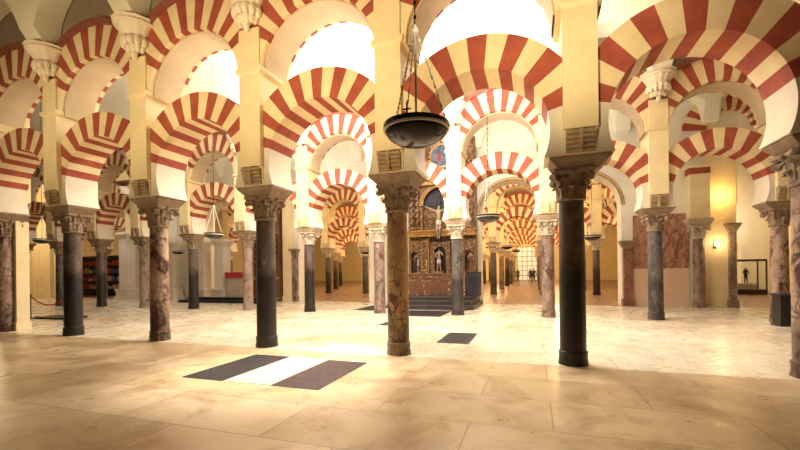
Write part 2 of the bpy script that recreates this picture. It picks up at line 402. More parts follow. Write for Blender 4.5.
b2 = arc_band(URO+.07, URO+.13, -UT-.10, UT+.10, AMIN); bb.add(b2.v, b2.f)
nd = 46
for j in range(nd):     # dog-tooth beads along the moulding
    a = AMIN+(pi-2*AMIN)*(j+.5)/nd; da = .018
    for y in (-UT-.075, UT+.075):
        p = [((URO+.0)*cos(a-da), (URO+.0)*sin(a-da)), ((URO+.0)*cos(a+da), (URO+.0)*sin(a+da)), ((URO+.08)*cos(a+da), (URO+.08)*sin(a+da)), ((URO+.08)*cos(a-da), (URO+.08)*sin(a-da))]
        v = [(x, y-.02, UHC+z) for x, z in p]+[(x, y+.02, UHC+z) for x, z in p]
        bb.add(v, [(0,1,2,3),(7,6,5,4),(0,4,5,1),(1,5,6,2),(2,6,7,3),(3,7,4,0)])
ARCHV = bb.mesh('archivolt', 'brick_band', 30)
# pier
b = MB(); b.box(-.25, .25, -.50, .50, 3.78, 5.66)
b.frust((-.25,.25,-.40,.40), (-.25,.25,-.43,.43), 3.40, 3.78)
b.frust((-.25,.25,-.5,.5), (-.31,.31,-.54,.54), 5.66, 5.72); b.box(-.31, .31, -.54, .54, 5.72, 5.80)
b.box(-.25,.25,-.5,.5,5.80,6.6)
PIER = b.mesh('shaft', 'plaster', 30)
MODI = {}; MODIP = {}
for sgn in (-1, 1):
    b = MB()
    for k in range(5):       # stacked rolls stepping outward below the pier face
        y = .415+.022*k; z = 3.45+.068*k
        v = []; f = []; n = 8
        for x in (-.215, .215):
            for j in range(n):
                a = 2*pi*j/n; v.append((x, sgn*(y+.03*cos(a)), z+.034*sin(a)))
        for j in range(n): f.append((j, (j+1) % n, n+(j+1) % n, n+j))
        f += [tuple(range(n)), tuple(range(2*n-1, n-1, -1))]
        b.add(v, f)
    b.box(-.03, .03, min(sgn*.40, sgn*.545), max(sgn*.40, sgn*.545), 3.43, 3.76)
    MODI[sgn] = b.mesh('modillion', 'shaded_modillion', 40); MODIP[sgn] = b.mesh('modillion', 'plaster', 40)
b = MB(); b.frust((-.28,.28,-.27,.27), (-.455,.455,-.37,.37), 3.19, 3.36); b.box(-.455, .455, -.37, .37, 3.36, 3.405)
IMPD = b.mesh('impost', 'shaded_impost', 30); IMPP = b.mesh('impost', 'pale_stone', 30)
# plaster console: fluted drum ending in hanging acanthus drops
b = MB()
def half_drum(z0, r0, z1, r1, flutes=7, depth=.02):
    n = flutes*4; v = []; f = []
    for (z, r) in ((z0, r0), (z1, r1)):
        for k in range(n+1):
            a = pi*k/n; rr = r - depth*(.5+.5*cos(2*pi*k/4))
            v.append((rr*cos(a)*1.05, -.46-rr*sin(a)*1.15, z))
    for k in range(n): f.append((k, k+1, n+1+k+1, n+1+k))
    f += [tuple(range(n, -1, -1)), tuple(range(n+1, 2*n+2)), (0, n+1, 2*n+1, n)]
    b.add(v, f)
half_drum(6.98, .26, 7.22, .40); half_drum(7.22, .42, 7.26, .44, 7, 0); half_drum(7.26, .37, 7.34, .47); half_drum(6.90, .32, 6.98, .29, 5, .03)
for k in range(7):
    a = pi*(k+.5)/7; x = .27*cos(a); y = -.46-.31*sin(a)
    b.ellip((x, y, 6.88), (.075, .075, .13), 8); b.ellip((x*.66, -.46-(-y-.46)*.66, 6.76), (.07, .07, .12), 8)
b.ellip((0, -.56, 6.66), (.08, .08, .16), 8); b.ellip((0, -.52, 6.83), (.2, .16, .16), 10)
CONS = b.mesh('plaster_console', 'white_console', 40)
# columns
def capital_mesh(mat, style):
    b = MB(); z0 = 2.74
    b.lathe([(.205, z0-.03), (.235, z0-.015), (.24, z0), (.235, z0+.02), (.205, z0+.035), (.20, z0+.1), (.215, z0+.25), (.26, z0+.37), (.30, z0+.41)], 24)
    def leaf(a, zb, h, r0, out, wd):
        N = 6; v = []; f = []
        for i in range(N+1):
            tt = i/N; z = zb + h*sin(tt*pi*.58)/sin(pi*.58) * (1 if tt < .86 else .97); r = r0 + out*tt**2.6*1.1
            if i == N: z -= .035; r += .015
            w_ = wd*(1-.55*tt**3)*(1+.12*(i % 2))
            for (sx, dr) in ((-1, -.01), (-.5, .018), (0, .034), (.5, .018), (1, -.01)):
                rr = r+dr; x = sx*w_*.5
                v.append((rr*cos(a)-x*sin(a), rr*sin(a)+x*cos(a), z))
        for i in range(N):
            for j in range(4): f.append((i*5+j, i*5+j+1, (i+1)*5+j+1, (i+1)*5+j))
        # back side for thickness
        o = len(v); v += [((p[0]**2+p[1]**2)**.5 and (p[0]*(1-.06), p[1]*(1-.06), p[2]-.006)) for p in v]
        f += [tuple(o+i for i in q[::-1]) for q in f]
        for j in range(4): f.append((N*5+j, N*5+j+1, o+N*5+j+1, o+N*5+j))
        b.add(v, f)
    for k in range(8): leaf(2*pi*k/8, z0+.03, .19, .205, .07, .15)
    for k in range(8): leaf(2*pi*(k+.5)/8, z0+.08, .28, .205, .09, .14)
    for k in range(4):
        a = pi/4+k*pi/2
        leaf(a, z0+.18, .235, .23, .13, .11)
        # volute scroll
        cx, cy = .375*cos(a), .375*sin(a); n = 12; v = []; f = []
        for s_ in (-.055, .055):
            for j in range(n):
                q = 2*pi*j/n; rr = .062; dr = rr*cos(q); v.append((cx+dr*cos(a)-s_*sin(a), cy+dr*sin(a)+s_*cos(a), z0+.335+rr*sin(q)))
        for j in range(n): f.append((j, (j+1) % n, n+(j+1) % n, n+j))
        f += [tuple(range(n)), tuple(range(2*n-1, n-1, -1))]; b.add(v, f)
        am = k*pi/2; b.ellip((.31*cos(am), .31*sin(am), z0+.42), (.05, .05, .045), 8)
    # abacus with concave sides
    v = []; pts = []
    for k in range(4):
        a = pi/4+k*pi/2; c1 = Vector((.45*cos(a-.09), .45*sin(a-.09))); c2 = Vector((.45*cos(a+.09), .45*sin(a+.09))); am = a+pi/4
        pts += [c1, c2]; a2 = a+pi/2; e = Vector((.45*cos(a2-.09), .45*sin(a2-.09)))
        for tt in (.25, .5, .75):
            p = c2.lerp(e, tt); p -= Vector((cos(am), sin(am)))*.045*(1-(2*tt-1)**2); pts.append(p)
    n = len(pts)
    for z, sc in ((z0+.40, .88), (z0+.43, 1), (z0+.475, 1.0)):
        v += [(p.x*sc, p.y*sc, z) for p in pts]
    f = [(i*n+k, i*n+(k+1) % n, (i+1)*n+(k+1) % n, (i+1)*n+k) for i in range(2) for k in range(n)] + [tuple(range(n-1, -1, -1)), tuple(2*n+k for k in range(n))]
    b.add(v, f)
    b.v = [(x*.96, y*.96, z) for x, y, z in b.v]
    return b.mesh('capital', mat, 40)
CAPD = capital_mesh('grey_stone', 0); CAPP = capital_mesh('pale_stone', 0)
def shaft_mesh(mat):
    b = MB(); b.lathe([(.206, .20), (.207, .5), (.204, 1.3), (.202, 2.0), (.194, 2.55), (.192, 2.70), (.196, 2.72), (.196, 2.75)], 32); return b.mesh('shaft', mat, 40)
SHAFT = {}
def shaft(mat):
    if mat not in SHAFT: SHAFT[mat] = shaft_mesh(mat)
    return SHAFT[mat]
BASE = {}
def base_mesh(mat):
    if mat not in BASE:
        b = MB(); b.lathe([(.232, -.005), (.236, .02), (.226, .10), (.224, .19), (.230, .205), (.224, .225), (.206, .235)], 32); BASE[mat] = b.mesh('base', mat, 40)
    return BASE[mat]
ORD = ['', 'first', 'second', 'third', 'fourth', 'fifth', 'sixth', 'seventh', 'eighth', 'ninth', 'tenth', 'eleventh', 'twelfth', 'thirteenth', 'fourteenth', 'fifteenth']
ARC = {'A': 'nearest arcade', 'B': 'second arcade', 'C': 'far left arcade', 'D': 'fourth arcade', 'E': 'fifth arcade', 'F': 'sixth arcade', 'G': 'seventh arcade', 'H': 'eighth arcade'}
def order_word(i, ids):
    """place of bay i among the bays of its arcade whose things fall inside the frame, from the right"""
    k = sorted(ids, reverse=True).index(i)+1
    return ORD[k] if k < len(ORD) else 'leftmost'
COLNAME = {'black_marble': 'near-black marble', 'grey_marble': 'grey veined marble', 'brown_breccia': 'mottled brown and red marble', 'gold_breccia': 'mottled golden brown marble', 'pink_marble': 'pinkish brown marble', 'red_marble': 'red-brown marble', 'white_marble': 'white marble'}
def column(row, x, y, mat, pale, label, group=None):
    o = thing('marble_column', label, 'column', (x, y, 0), random.choice((0, pi/2, pi)), group)
    put(base_mesh(mat), 'base', o); put(shaft(mat), 'shaft', o); put(CAPP if pale else CAPD, 'capital', o)
    return o
def pier(row, x, y, pale, label, group, dark_mod=True):
    o = thing('arcade_pier', label, 'pier', (x, y, 0), 0, group)
    put(PIER, 'shaft', o); put(IMPP if pale else IMPD, 'impost', o); [put((MODIP if pale else MODI)[q], 'modillion', o) for q in (-1, 1)]
    return o
def lower_arch(row, xc, y, n, label, group):
    o = thing('horseshoe_arch', label, 'arch', (xc, y, 0), 0, group)
    put(LOW[n], 'voussoir_ring', o); put(SPR[-1], 'springer', o); put(SPR[1], 'springer', o); return o
def upper_arch(row, xc, y, label, group):
    o = thing('round_arch', label, 'arch', (xc, y, 0), 0, group)
    put(UP_R, 'voussoir_ring', o); put(USOF, 'soffit_lining', o); put(ARCHV, 'archivolt', o); put(USPR[-1], 'springer', o); put(USPR[1], 'springer', o); return o
def arcade_wall(y, spans, name):
    """spandrel wall above the upper arches"""
    b = MB()
    for xa in spans:
        xc = (xa+.5)*S; n = 20; pts = []
        for j in range(n+1):
            a = AMIN+(pi-2*AMIN)*j/n; pts.append((xc+(URO-.05)*cos(a), UHC+(URO-.05)*sin(a)))
        v = []; f = []
        for (x, z) in pts: v += [(x, y-.40, z), (x, y+.40, z), (x, y-.40, 9.0), (x, y+.40, 9.0)]
        for j in range(n):
            i0, i1 = 4*j, 4*j+4
            f += [(i0, i0+2, i1+2, i1), (i0+1, i1+1, i1+3, i0+3), (i0, i1, i1+1, i0+1)]
        b.add(v, f)
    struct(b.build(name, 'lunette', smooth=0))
# what the photograph shows of each arcade (kind > arcade > bay numbers)
SEEN = {'column': {'A': [-5, -4, -3, -2, -1, 0, 1], 'B': [-9, -8, -7, -6, -5, -4, -3, -2, -1, 0, 1, 2], 'C': [-10], 'D': [-8, -5, -4, -1, 0, 1], 'E': [-6, -5, -1, 0, 1], 'F': [-7, -6, -1, 0], 'G': [-2, -1, 0], 'H': [-2, -1, 0]}, 'pier': {'A': [-5, -4, -3, -2, -1, 0, 1], 'B': [-9, -8, -7, -6, -5, -4, -3, -2, -1, 0, 1, 2], 'C': [-11, -10, -9], 'D': [-8, -5, -4, -1, 0, 1], 'E': [-6, -5, -1, 0, 1], 'F': [-7, -6, -1, 0], 'G': [-2, -1, 0], 'H': [-2, -1, 0]}, 'console': {'A': [-4, -3, -2], 'B': [-8, -6, -4, -3, -2, -1, 0, 1], 'C': [-9], 'D': [-8, -5, -4, -1, 1], 'E': [-6, -1, 1], 'G': [-1], 'H': [-1]}, 'lower': {'A': [-5, -4, -3, -2, -1, 0], 'B': [-9, -8, -7, -6, -5, -4, -3, -2, -1, 0, 1], 'C': [-11, -10], 'D': [-8, -6, -5, -4, -2, -1, 0, 1], 'E': [-7, -6, -2, -1, 0, 1], 'F': [-7, -2, -1, 0], 'G': [-2, -1, 0], 'H': [-3, -1, 0]}, 'upper': {'A': [-5, -4, -3, -2, -1, 0], 'B': [-9, -7, -5, -4, -3, -2, -1, 0, 1], 'C': [-10], 'D': [-8, -5, -4, -2, -1, 0, 1], 'E': [-6, -2, -1, 1], 'F': [-7, -2, -1], 'G': [-1], 'H': [-1, 0]}}
def arch_kept(row, i):
    return row == 'C' or i in SEEN['lower'][row] or i in SEEN['upper'][row]
def keep(kind, row, i):
    if row == 'A' and i in (1, 2) and kind != 'console': return True
    if kind in ('lower', 'upper'): return arch_kept(row, i)
    if kind == 'console': return i in SEEN['console'].get(row, [])
    return row == 'C' or i in SEEN[kind][row] or arch_kept(row, i) or arch_kept(row, i-1)
# per-arcade data: nearest arcade columns measured one by one
XA = {-6: -18.3, -5: -15.10, -4: -12.22, -3: -9.14, -2: -6.05, -1: -3.02, 0: .07, 1: 3.19, 2: 6.23}
XB = {-8: -24.4, -7: -21.3, -6: -18.35, -5: -15.31, -4: -12.27, -3: -9.22, -2: -6.15, -1: -3.14, 0: -.09, 1: 3.02, 2: 6.07, 3: 9.15, -9: -27.45, -10: -30.5}
LABA = {1: ('brown_breccia', 'brown speckled marble column cut off by the right edge of the photo'),
 0: ('black_marble', 'thick near-black marble column right of centre in the nearest arcade'),
 -1: ('gold_breccia', 'golden brown mottled marble column in front of the altar, nearest arcade'),
 -2: ('black_marble', 'near-black marble column just behind the two tomb slabs'),
 -3: ('brown_breccia', 'cracked brown and cream marble column with dark patches, second from left in full view'),
 -4: ('black_marble', 'dark purple-black marble column of the nearest arcade beside the red rope barrier'),
 -5: ('brown_breccia', 'reddish marble column at the left edge of the photo')}
MATB = {3: 'pink_marble', 2: 'brown_breccia', 1: 'grey_marble', 0: 'pink_marble', -1: 'grey_marble', -2: 'pink_marble', -3: 'black_marble', -4: 'pink_marble', -5: 'black_marble', -6: 'pink_marble', -7: 'black_marble', -8: 'grey_marble', -9: 'grey_marble', -10: 'pink_marble'}
XPIER = {2: 6.3, 1: 3.28, 0: .18, -1: -3.0, -2: -6.02}
def inframe(x, y, z):
    p = project(x, y, z); return p and -20 < p[0] < 820
def build_row(row, y, cols, bays, xs, mats, n_low, pale, xp=None):
    xp = xp or xs
    nm = ARC[row]
    cf = [i for i in cols if i in SEEN['pier'][row]]; bf = [i for i in bays if arch_kept(row, i)]
    for i in cols:
        if not keep('column', row, i): continue
        if i not in cf: lab = ('marble column of the %s, just past the right edge of the photo' if row == 'A' else 'marble column of the %s, hidden behind nearer columns') % nm
        elif row == 'A': lab = LABA[i][1]
        else: lab = '%s column of the %s, %s from the right' % (COLNAME[mats(i)], nm, order_word(i, cf))
        column(row, xs(i), y, mats(i), pale(i), lab, 'columns of the '+nm)
    for i in cols:
        wd = order_word(i, cf) if i in cf else 'outermost'
        if keep('pier', row, i): pier(row, xp(i), y, pale(i), ('plastered pier of the %s, just past the right edge of the photo' if row == 'A' else 'plastered pier of the %s, hidden behind nearer masonry') % nm if i not in cf else 'plastered pier above the %s column from the right in the %s' % (wd, nm), 'piers of the '+nm)
        if keep('console', row, i):
            tag(put(CONS, 'plaster_console', None, (xp(i), y, 0)), 'white leaf console on the %s pier from the right in the %s' % (wd, nm), 'console', 'plaster consoles under the vaults')
    for i in bays:
        xc = (xp(i)+xp(i+1))/2; wd = order_word(i, bf) if i in bf else 'outermost'
        if keep('lower', row, i): lower_arch(row, xc, y, n_low(i), 'striped lower arch just past the right edge of the photo' if i not in bf else 'striped lower horseshoe arch, %s from the right in the %s' % (wd, nm), 'lower arches of the '+nm)
        if keep('upper', row, i): upper_arch(row, xc, y, 'striped upper arch just past the right edge of the photo' if i not in bf else 'striped upper arch below the vault, %s from the right in the %s' % (wd, nm), 'upper arches of the '+nm)
build_row('A', 0, range(-5, 3), range(-5, 2), lambda i: XA[i], lambda i: LABA.get(i, ('brown_breccia',))[0], lambda i: 13 if i >= -1 else 17, lambda i: False, lambda i: XPIER.get(i, XA[i]))
arcade_wall(0, range(-6, 2), 'wall_nearest')
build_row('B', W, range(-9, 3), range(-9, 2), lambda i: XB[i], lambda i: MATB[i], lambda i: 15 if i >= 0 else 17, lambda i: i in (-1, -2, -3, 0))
arcade_wall(W, range(-10, 3), 'wall_second')
KM = ['black_marble', 'grey_marble', 'pink_marble', 'black_marble', 'brown_breccia']
OX = -28.9+10*S
build_row('C', YC, [-11, -10, -9], [-11, -10], lambda i: i*S+OX, lambda i: 'grey_marble', lambda i: 17, lambda i: False)
def arched_wall(name, x0, x1, y0, y1, ztop, ops, mat='white_plaster'):
    """solid wall pierced by stilted round arches (centre, half width, springing height)"""
    b = MB(); x = x0
    for cx, hw, zs in sorted(ops):
        b.box(x, cx-hw, y0, y1, 0, ztop); x = cx+hw
        n = 24; v = []; f = []
        for j in range(n+1):
            a = pi-pi*j/n; px, pz = cx+hw*cos(a), zs+hw*sin(a)
            v += [(px, y0, pz), (px, y1, pz), (px, y0, ztop), (px, y1, ztop)]
        for j in range(n):
            i0, i1 = 4*j, 4*j+4
            f += [(i0, i1, i1+2, i0+2), (i0+1, i0+3, i1+3, i1+1), (i0, i0+1, i1+1, i1), (i0+2, i1+2, i1+3, i0+3)]
        b.add(v, f)
    b.box(x, x1, y0, y1, 0, ztop)
    return struct(b.build(name, mat, smooth=30))
COP = [(-18.1, 1.5, 4.4), (-10.75, 2.1, 4.3), (-1.5, 1.42, 4.3), (1.55, 1.45, 4.3), (8.7, 1.75, 3.6)]
arched_wall('wall_third', -25.4, XR, 11.72, 12.6, 9.2, COP)
b = MB(); b.box(XL, -32.4, 11.72, 12.6, 0, 9.2); struct(b.build('wall_third_left', 'plaster', smooth=0))
arcade_wall(YC, [], 'wall_x') if False else None
b = MB(); b.box(-32.4, -25.4, 11.8, 12.6, 7.9, 9.2); struct(b.build('wall_third_upper', 'plaster', smooth=0))
for k, (cx, hw, zs) in enumerate(COP[:4]):
    b = MB(); b.tube([(cx+(hw+.03)*cos(pi*j/28), 11.70, zs+(hw+.03)*sin(pi*j/28)) for j in range(29)], .045, 6)
    b.tube([(cx+(hw+.13)*cos(pi*j/28), 11.71, zs+(hw+.13)*sin(pi*j/28)) for j in range(29)], .02, 6)
    struct(b.build('trim_%d' % (k+1), 'gilt_plain'))
for row, lo, hi in (('D', -8, 3), ('E', -7, 2), ('F', -7, 1), ('G', -6, 1), ('H', -6, 1)):
    y = ROWS[row]
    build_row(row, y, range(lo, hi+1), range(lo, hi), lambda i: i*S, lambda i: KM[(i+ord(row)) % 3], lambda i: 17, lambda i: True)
    arcade_wall(y, range(lo, hi), 'wall_'+{'D': 'fourth', 'E': 'fifth', 'F': 'sixth', 'G': 'seventh', 'H': 'eighth'}[row])
#@@DETAILS@@
# ------------------------------------------------------------------ floor slabs
def slab(name, x0, x1, y0, y1, mat, label, cat, frame=None):
    if frame:
        o = thing(name, label, cat, ((x0+x1)/2, (y0+y1)/2, 0))
        cx, cy = (x0+x1)/2, (y0+y1)/2
        b = MB(); b.box(x0-cx, x1-cx, y0-cy, y1-cy, -.03, .003); b.build('slab', mat, o, 0)
        b = MB(); e = .07
        for q in ((x0,x1,y0,y0+e), (x0,x1,y1-e,y1), (x0,x0+e,y0+e,y1-e), (x1-e,x1,y0+e,y1-e)): b.box(q[0]-cx, q[1]-cx, q[2]-cy, q[3]-cy, -.03, .006)
        b.build('border', frame, o, 0); return o
    b = MB(); b.box(x0, x1, y0, y1, -.03, .004); return tag(b.build(name, mat, smooth=0), label, cat)
def slabmat(name, c1, c2, letters):
    m, t, b = nt(name); v = coords(t, 1.0, False)
    col = ramp(t, noise(t, v, 5, 8, .7), [(.3, c2), (.7, c1)])
    col = mix(t, ramp_bw(t, noise(t, v, 11, 6, .75), .58, .64), col, letters)
    t.links.new(col, b.inputs['Base Color']); b.inputs['Roughness'].default_value = .6; b.inputs['Specular IOR Level'].default_value = .25; bump(t, b, noise(t, v, 22), .2, .01); return m
def ramp_bw(t, fac, a, c):
    col = ramp(t, fac, [(a, (0,0,0)), (c, (1,1,1))]); n = t.nodes.new('ShaderNodeRGBToBW'); t.links.new(col, n.inputs[0]); return n.outputs[0]
MT['slab_black'] = slabmat('black_tomb_stone', (.022,.015,.014), (.009,.006,.006), (.07,.05,.045))
MT['slab_brown'] = slabmat('brown_tomb_stone', (.05,.022,.018), (.02,.009,.008), (.12,.07,.06))
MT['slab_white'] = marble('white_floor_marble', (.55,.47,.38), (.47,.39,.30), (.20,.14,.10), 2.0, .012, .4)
slab('tomb_slab', -5.70, -4.92, -2.52, -.80, 'slab_black', 'black tomb slab in the floor, left of the nearest two slabs', 'tomb slab')
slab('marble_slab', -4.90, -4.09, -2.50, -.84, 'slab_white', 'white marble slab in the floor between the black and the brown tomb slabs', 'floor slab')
slab('tomb_slab', -4.07, -3.30, -2.52, -.86, 'slab_brown', 'brown tomb slab in the floor, right of the nearest two slabs', 'tomb slab')
slab('tomb_slab', -2.60, -1.89, 1.32, 2.80, 'slab_black', 'small dark framed slab lying in the bright floor right of the golden column', 'tomb slab', 'slab_brown')
slab('tomb_slab', -7.72, -6.60, 7.75, 9.9, 'slab_black', 'dark floor slab beside the column left of the altar', 'tomb slab')
slab('tomb_slab', -5.35, -3.62, 6.15, 8.1, 'slab_black', 'dark floor slab lying directly before the altar steps', 'tomb slab')
slab('tomb_slab', -4.95, -4.15, 3.7, 4.4, 'slab_black', 'small dark floor slab mostly hidden behind the golden brown column', 'tomb slab')
# ------------------------------------------------------------------ hanging lamps
b = MB(); b.lathe([(.02,-.135),(.10,-.13),(.19,-.105),(.26,-.06),(.300,-.012),(.300,.0),(.285,.0),(.24,-.04),(.12,-.08),(.02,-.09)], 40); BOWL = b.mesh('bowl', 'iron', 50)
b = MB(); b.lathe([(.300,-.004),(.312,0),(.314,.02),(.300,.024),(.292,.02),(.292,.0)], 40); RIM = b.mesh('rim', 'silver', 50)
b = MB(); b.lathe([(.302,.024),(.316,.028),(.312,.062),(.298,.062),(.295,.026)], 40); RIM2 = b.mesh('upper_band', 'iron', 50)
def chain(p, q, step, r, mat):
    p, q = Vector(p), Vector(q); L = (q-p).length; n = max(2, int(L/step)); b = MB(); d = (q-p).normalized()
    b.tube([p, q], r*.32, 5)
    for k in range(n):
        c = p.lerp(q, (k+.5)/n); a = Matrix.Translation(c) @ d.to_track_quat('Z', 'Y').to_matrix().to_4x4()
        b.ellip((0,0,0), (r*(1 if k % 2 else .5), r*(.5 if k % 2 else 1), step*.42), 6, 0, a)
    return b.mesh('chain', mat, 50)
CH3 = [chain((.30*cos(a), .30*sin(a), .03), (.02*cos(a), .02*sin(a), .93), .045, .014, 'silver') for a in (R_(10), R_(130), R_(250))]
CHUP = chain((0,0,.98), (0,0,7.3), .07, .016, 'iron')
b = MB(); b.tube([(0,0,-.09),(0,0,.93)], .011, 8); b.ellip((0,0,.1), (.03,.03,.03), 8); RODM = b.mesh('rod', 'silver', 50)
b = MB(); b.ellip((0,0,.95), (.045,.045,.035), 10); b.ellip((0,0,.99), (.02,.02,.03), 8); HUB = b.mesh('hub', 'silver', 50)
b = MB(); b.box(-.006,.006,-.006,.006,.0,.22); b.box(-.04,.04,-.005,.005,.15,.162); b.ellip((0,0,.02),(.035,.035,.035),8); CRS = b.mesh('cross', 'iron', 0)
def hang(x, y, z, label, cross=False, sc=1):
    o = thing('hanging_lamp', label, 'hanging lamp', (x, y, z), 0, 'dish lamps hanging in the naves')
    for me, n in ((BOWL,'bowl'), (RIM,'rim'), (RIM2,'upper_band'), (RODM,'rod'), (HUB,'hub'), (CHUP,'chain')): put(me, n, o)
    for c in CH3: put(c, 'chain', o)
    if cross: put(CRS, 'cross', o, (-.06, -.1, .03))
    o.scale = (sc,)*3
    return o
hang(-1.615, -3.45, 2.96, 'large black dish lamp hanging nearest the camera, before the golden column', True, 1.04)
hang(-1.66, 3.45, 2.98, 'dish lamp on a long chain right of the altar', sc=1.0)
hang(-10.78, 3.45, 2.90, 'dish lamp hanging before the white portal left of the tomb slabs')
hang(-19.67, 3.45, 3.05, 'dish lamp hanging at far left over the rope barrier')
hang(-18.9, 9.3, 2.80, 'dish lamp hanging right of the cracked marble column')
hang(1.56, 9.3, 2.79, 'dish lamp hanging just right of the thick near-black column')
hang(-1.95, 15.7, 2.88, 'small dish lamp hanging in the central aisle, nearer of the two')
hang(-1.75, 22.6, 2.98, 'small dish lamp hanging in the central aisle, farther of the two')
hang(-10.6, 15.7, 2.84, 'small dish lamp hanging beside the column left of the altar')
# ------------------------------------------------------------------ figures by skin modifier
def figure(name, pts, edges, mat, parent=None, loc=None, sub=2, sx=1):
    me = bpy.data.meshes.new(name); me.from_pydata([p[:3] for p in pts], edges, []); me.update()
    me.materials.append(MT[mat]); o = bpy.data.objects.new(name, me); C.objects.link(o)
    m = o.modifiers.new('Skin', 'SKIN'); m.use_smooth_shade = True
    lay = me.skin_vertices[0] if me.skin_vertices else None
    if lay is None:
        bm = bmesh.new(); bm.from_mesh(me); bm.verts.layers.skin.verify(); bm.to_mesh(me); bm.free(); lay = me.skin_vertices[0]
    for i, p in enumerate(pts):
        r = p[3]; lay.data[i].radius = (r, p[4] if len(p) > 4 else r); lay.data[i].use_root = (i == 0)
    s_ = o.modifiers.new('Subdivision', 'SUBSURF'); s_.levels = sub; s_.render_levels = sub
    if parent: o.parent = parent
    if loc: o.location = loc
    return o
def body(h, arms, lean=0.0, legs=((.10, 0), (-.10, 0)), robe=False):
    """points for a figure of height h facing -Y; arms = ((elbow, hand), (elbow, hand)) as offsets in body heights"""
    P = [(0,0,.53*h,.085*h,.06*h), (lean*.3,0,.62*h,.07*h,.055*h), (lean*.6,0,.74*h,.095*h,.06*h), (lean,0,.82*h,.06*h,.045*h), (lean,0,.86*h,.032*h), (lean,-.012*h,.90*h,.042*h,.05*h), (lean,-.01*h,.955*h,.045*h,.055*h)]
    E = [(0,1),(1,2),(2,3),(3,4),(4,5),(5,6)]
    for sg, (el, ha) in zip((1,-1), arms):
        n = len(P); P += [(lean+sg*.105*h, 0, .80*h, .035*h), (el[0]*h, el[1]*h, el[2]*h, .026*h), (ha[0]*h, ha[1]*h, ha[2]*h, .018*h), (ha[0]*h*1.02+sg*.01*h, ha[1]*h-.01*h, ha[2]*h-.035*h*(1 if ha[2] < .8 else -.3), .016*h, .010*h)]
        E += [(3,n),(n,n+1),(n+1,n+2),(n+2,n+3)]
    for sg, (dx, dy) in zip((1,-1), legs):
        n = len(P); P += [(sg*.05*h, 0, .47*h, .055*h), (sg*.05*h+(dx-sg*.05)*.5*h*0, dy*.5*h-.01*h, .27*h, .038*h), (dx*h*.5+sg*.02*h, dy*h, .045*h, .024*h), (dx*h*.5+sg*.03*h, dy*h-.08*h, .018*h, .022*h, .016*h)]
        E += [(0,n),(n,n+1),(n+1,n+2),(n+2,n+3)]
    return P, E
# ------------------------------------------------------------------ altar
ALT = (-4.57, 0)
def prism(b, pts, z0, z1, mi=0):
    n = len(pts); b.add([(x,y,z0) for x,y in pts]+[(x,y,z1) for x,y in pts], [tuple(range(n-1,-1,-1)), tuple(range(n,2*n))]+[(k,(k+1)%n,n+(k+1)%n,n+k) for k in range(n)], mi)
o = thing('altar_platform', 'dark stone altar platform of three steps with cut-off corners', 'steps', (-4.57, 10.2, 0))
for k, (g, z0, z1) in enumerate(((0,0,.17), (.28,.17,.34), (.56,.34,.50))):
    b = MB(); x0, x1, y0 = -1.95+g*.8, 1.72-g*.55, -1.85+g
    prism(b, [(x0+.3,y0),(x1-.32,y0),(x1,y0+.4),(x1,1.5),(x0,1.5),(x0,y0+.35)], z0, z1)
    prism(b, [(x0+.28,y0-.03),(x1-.30,y0-.03),(x1+.03,y0+.38),(x1+.03,1.5),(x0-.03,1.5),(x0-.03,y0+.33)], z1-.04, z1-.004)
    b.build('step', 'dark_step', o, 0)
o = thing('altar_table', 'altar table with red-brown front panels and gilded frame', 'altar', (-4.57, 9.9, .5))
b = MB(); b.box(-1.28, 1.26, -.28, .5, 0, .90); b.build('body', 'altar_red', o, 0)
b = MB(); b.box(-1.34, 1.32, -.34, .5, .90, .99); b.build('table_top', 'altar_red', o, 0)
b = MB()
for z in (.03, .62, .80): b.box(-1.28, 1.26, -.305, -.28, z, z+.07)
for x in (-1.28, -.60, .52, 1.18): b.box(x, x+.09, -.304, -.28, .1, .80)
b.build('gilt_frame', 'gilt', o, 0)
b = MB()
for x0, x1 in ((-1.16,-.62), (-.48,.50), (.64,1.16)): b.box(x0, x1, -.295, -.27, .12, .60)
b.build('front_panel', 'altar_red', o, 0)
o = thing('side_cabinet', 'black cabinet at the right end of the altar table', 'cabinet', (-3.0, 10.0, .5))
b = MB(); b.box(-.27, .27, -.35, .4, 0, .98); b.box(-.30, .30, -.38, .4, .98, 1.03); b.build('body', 'navy', o, 0)
b = MB(); b.box(-.21, .21, -.365, -.34, .10, .88); b.build('door', 'navy', o, 0)
b = MB(); b.box(-.24,-.21,-.37,-.34,.07,.91); b.box(.21,.24,-.37,-.34,.07,.91); b.box(-.21,.21,-.37,-.34,.07,.10); b.box(-.21,.21,-.37,-.34,.88,.91); b.build('door_frame', 'dark_step', o, 0)
# retable
o = thing('altarpiece', 'tall gilded carved altarpiece behind the altar table', 'altarpiece', (-4.66, 11.2, .5))
def arch_panel(b, cx, hw, z0, zs, y0, y1, x0, x1, ztop, n=14, mi=0):
    """panel with a round-headed hole"""
    b.box(x0, cx-hw, y0, y1, z0, ztop, mi); b.box(cx+hw, x1, y0, y1, z0, ztop, mi)
    v = []; f = []
    for j in range(n+1):
        a = pi-pi*j/n; px, pz = cx+hw*cos(a), zs+hw*sin(a); v += [(px,y0,pz),(px,y1,pz),(px,y0,ztop),(px,y1,ztop)]
    for j in range(n):
        i0, i1 = 4*j, 4*j+4; f += [(i0,i1,i1+2,i0+2),(i0+1,i0+3,i1+3,i1+1),(i0,i0+1,i1+1,i1),(i0+2,i1+2,i1+3,i0+3)]
    b.add(v, f, mi)
b = MB(); b.box(-1.66, 1.62, .05, .5, 0, 7.6); b.build('back_board', 'gilt', o, 0)
b = MB(); arch_panel(b, -.02, .27, .98, 1.95, -.30, .06, -.50, .46, 2.45); b.build('niche_surround', 'gilt', o, 30)
